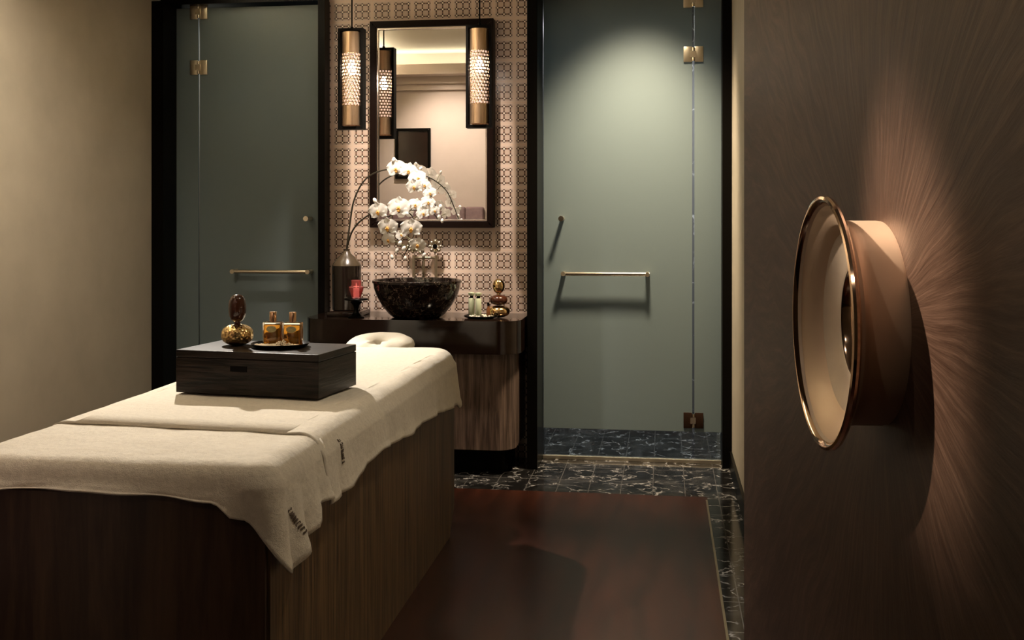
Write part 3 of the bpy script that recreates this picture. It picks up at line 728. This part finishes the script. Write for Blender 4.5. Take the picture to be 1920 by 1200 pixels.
def far_hem(s_):
    k, v = s_
    if k == 'R': return keyed(far_R, v)
    if k == 'C': return .585+.05*v
    if k == 'E': return .635
    return .64
def near_fold(s_, t, L):
    k, v = s_; t2 = t**1.3; o_ = .004+.012*t
    if k == 'R':
        o_ += t2*(.010*math.sin((v-2.5)*52)+.026*math.exp(-((v-2.64)/.075)**2)+.006*nz(v*20, t*2))
        if v > 2.72: o_ += .010*t2
    elif k == 'C': o_ += t2*(.016*math.sin(v*5.5+.4))+.004
    elif k == 'E': o_ += t2*(.010*math.exp(-((v+1.02)/.05)**2)+.006*math.sin(v*17)+.008*nz(v*9, 3, t))
    return o_
def far_fold(s_, t, L):
    k, v = s_; t2 = t**1.4; o_ = .010+.008*t
    if k == 'R': o_ += t2*(.011*max(0, math.sin(v*16.5+.6))+.003*math.sin(v*41+1)+.008*nz(v*7, 5)) + (.012*t2 if v < 3.0 else 0)
    elif k == 'C': o_ += .006*math.sin(v*9)*t2+.010*t
    return o_
# near towel
ZN, ZFt = .842, .849
def near_inner(E, Nn, s_):
    x = min(max(E.x, TX0+.10), TX1-.10); return Vector((x, seam(x)+.05, 0))
def near_top(x, y): return .003*nz(x*5, y*5)+.0025*nz(x*14, y*14, 3)
pathN = build_path(2.93, 3.0, BY0-.028, .075, False)
colsN = towel_surface(pathN, near_inner, ZN, near_hem, .055, near_top, near_fold)
tw = obj('massage_towel', grid_bm(colsN), m_towel)
md = tw.modifiers.new('thick', 'SOLIDIFY'); md.thickness = .005; md.offset = -1
tag(tw, 'cream terry towel over the near end of the massage bed, its corner hanging down', 'towel', None)
# far towel: its near edge lies over the first one
def far_inner(E, Nn, s_):
    x = min(max(E.x, TX0+.10), TX1-.10); return Vector((x, seam(x), 0))
def far_top(x, y):
    d = y-seam(x); ridge = .002*math.exp(-((d-.012)/.014)**2)+.003*math.exp(-((d-.085)/.016)**2)*max(0, min(1, (x-TX0-.10)/.05, (TX1-.10-x)/.05))
    drop = 0
    return ridge+drop+.004*nz(x*4, y*4, 7)+.003*nz(x*11, y*9, 3)
pathF = build_path(2.885, 2.95, 4.925, .13, True)
colsF = towel_surface(pathF, far_inner, ZFt, far_hem, .065, far_top, far_fold)
tf = obj('massage_towel', grid_bm(colsF), m_towel)
md = tf.modifiers.new('thick', 'SOLIDIFY'); md.thickness = .006; md.offset = -1
tag(tf, 'cream terry towel over the far two thirds of the massage bed, under the dark box', 'towel', None)
# embroidery: a row of small stitched marks along the hanging side
def stitch(cols, path, ci, parent, j0, j1, n=10, dcol=2.4, sl=0):
    bm = bmesh.new()
    def at(cf, jf):
        c0 = int(cf); a = cf-c0; j = int(jf); b_ = jf-j
        p = (cols[c0][j]*(1-a)+cols[c0+1][j]*a)*(1-b_)+(cols[c0][j+1]*(1-a)+cols[c0+1][j+1]*a)*b_
        return p+path[c0][1]*.0022
    for i in range(n):
        f0 = j0+(j1-j0)*i/n; f1 = j0+(j1-j0)*(i+.62)/n
        segs = [((0, f0), (1, f0)), ((0, f0), (0, f1)), ((1, f0), (1, f1)), ((0, f1), (1, f1)), ((.0, (f0+f1)/2), (1, (f0+f1)/2))]
        random.shuffle(segs)
        for (a0, b0), (a1, b1) in segs[:3]:
            p = at(ci+a0*dcol*.45+sl*i/n, b0); q = at(ci+a1*dcol*.45+sl*i/n, b1); tube([p, q], .0011, 5, bm)
    obj('embroidery', bm, m_stitch, parent)
def near_col(path, y):
    return min(range(len(path)), key=lambda i: abs(path[i][0].y-y)+(0 if path[i][2][0] == 'R' else 9))
stitch(colsN, pathN, near_col(pathN, 2.575)-1, tw, 26, 31, 9, 2.4, -3.2)
stitch(colsF, pathF, near_col(pathF, 3.03), tf, 21, 27, 8)

# face cradle
fcx = -1.388
fcd = thing('face_cradle', 'cream padded face rest ring beyond the far end of the massage bed', 'headrest', (fcx, 5.125, .765))
bm = bmesh.new(); n1, n2 = 48, 20; rings = []
for i in range(n1):
    a = 2*PI*i/n1; ring = []
    for j in range(n2):
        b_ = 2*PI*j/n2; rr = .098+.070*math.cos(b_); zz_ = .040*math.sin(b_)
        x = rr*math.cos(a)*1.02; y = rr*math.sin(a)*.95; z = zz_+.006*nz(x*18, y*18)+ (-.012 if abs(a-1.5*PI) < .3 else 0)
        ring.append(bm.verts.new((x, y, z)))
    rings.append(ring)
for i in range(n1):
    for j in range(n2): bm.faces.new((rings[i][j], rings[(i+1) % n1][j], rings[(i+1) % n1][(j+1) % n2], rings[i][(j+1) % n2]))
bm.transform(Matrix.Translation((0, 0, .058)) @ Matrix.Rotation(math.radians(9), 4, 'X'))
obj('cradle_cushion', bm, m_cushion, fcd)
bm = box(-.13, .13, -.12, .13, -.012, .004, .004); obj('cradle_plate', bm, m_black, fcd)
for sx in (-.08, .08): obj('cradle_bracket', tube([(sx, .08, -.02), (sx, -.13, -.02), (sx, -.24, -.045)], .010, 10), m_blackm, fcd)

# ------------------------------------------------------------------ box on the bed
ZB = .857
A = P(330, 736, 3.5); 
def on_plane(u, v, z):
    t = (u-960)/F; d = (EYE-z)*F/(v-HOR); Y = d*(math.cos(YAW)+t*math.sin(YAW)); return Vector((P(u, v, Y).x, Y, z))
fl, fr, br = on_plane(330, 735, ZB), on_plane(597, 748, ZB), on_plane(646, 721, ZB)
ex = (fr-fl); wB = ex.length; ang = math.atan2(ex.y, ex.x); dB = (br-fr).length; hB = .145
bxo = thing('storage_box', 'dark wood-grain box with a slot handle sitting on the far towel', 'box', (fl+fr)/2, ang)
bm = box(-wB/2, wB/2, 0, dB, 0, hB-.026, .0015); obj('box_body', bm, m_wenge, bxo, False)
bm = box(-wB/2, wB/2, 0, dB, hB-.0235, hB, .0015); obj('box_lid', bm, m_wenge, bxo, False)
bm = box(-wB/2+.004, wB/2-.004, .003, dB-.003, hB-.027, hB-.022); obj('lid_gap', bm, m_black, bxo, False)
bm = frame_bm(-.060, .004, .086-.012, .086+.014, .0025, -.002, .002, 0); obj('slot_handle', box(-.058, .004, -.0012, .010, .078, .097), m_black, bxo, False)
ZT = ZB+hB
Rz = Matrix.Rotation(ang, 4, 'Z')
def topo(u, v): return on_plane(u, v, ZT)
# ornament on box
g0 = topo(445, 647)
tag(obj('hammered_gold_stone', pebble(.056, .074, e=2.4), m_gold, None, True, g0), 'hammered gold rounded stone on the dark box', 'ornament')
bm = pebble(.0305, .098, e=2.5); lathe([(0, -.014), (.012, -.013), (.010, 0), (.012, .006)], 20, bm=bm)
tag(obj('brown_egg', bm, m_egg, None, True, (g0.x, g0.y, ZT+.082)), 'glossy dark brown egg standing on the hammered gold stone', 'ornament')
# tray with bottles
t0 = topo(522, 652)
tag(obj('oval_tray', lathe([(0, .003), (.082, .003), (.094, .009), (.101, .017), (.099, .0185), (.090, .012), (.080, .007), (0, .007)], 56), m_black, None, True, (t0.x, t0.y+.02, ZT-.0028)), 'round black tray with rim on the dark box, under the amber bottles', 'tray')
ctr = Vector((t0.x, t0.y+.02, ZT+.0045))
bm = bmesh.new()
for i in range(260):
    a = random.uniform(0, 2*PI); q = .085*math.sqrt(random.random()); x, y = q*math.cos(a), q*math.sin(a)
    if y > -.015: y = -.015-random.random()*.05
    if x*x+y*y > .0078: continue
    hgt = .022*math.exp(-(((x-.02)/.022)**2+((y+.04)/.02)**2))
    bmesh.ops.create_icosphere(bm, subdivisions=1, radius=random.uniform(.0025, .0055), matrix=Matrix.Translation((x, y, .004+random.random()*hgt+ .001)))
o = obj('bath_salt', bm, m_salt, None, False, ctr); tag(o, 'golden salt crystals heaped in front of the amber bottles on the tray', 'salt', None, 'stuff')
def oil_bottle(u, dy, label):
    Y = ctr.y+.028+dy; x = P(u, 600, Y).x
    t = thing('oil_bottle', label, 'bottle', (x, Y, ctr.z), math.radians(2), 'amber oil bottles on the tray')
    w_, d_, h_ = .0325, .018, .080
    obj('bottle_glass', box(-w_, w_, -d_, d_, 0, h_, .003, 3), m_bglass, t)
    obj('amber_oil', box(-w_+.003, w_-.003, -d_+.003, d_-.003, .004, h_-.009, .002), m_amber, t)
    obj('bottle_neck', lathe([(.009, h_), (.009, h_+.006), (0, h_+.006)], 20), m_cap, t)
    obj('bottle_cap', lathe([(0, h_+.003), (.0125, h_+.003), (.0125, h_+.034), (.0112, h_+.036), (0, h_+.036)], 28), m_cap, t)
    bm = lathe([(0, 0), (.018, 0), (.018, .001), (0, .0012)], 36); bm.transform(Matrix.Translation((0, -d_-.0003, .056)) @ Matrix.Rotation(PI/2, 4, 'X') @ Matrix.Diagonal((1, .62, 1, 1)))
    obj('bottle_label', bm, m_label, t)
    return t
oil_bottle(512, .004, 'square amber oil bottle with gold cap, left of the pair on the tray')
oil_bottle(549, -.002, 'square amber oil bottle with gold cap, right of the pair on the tray')
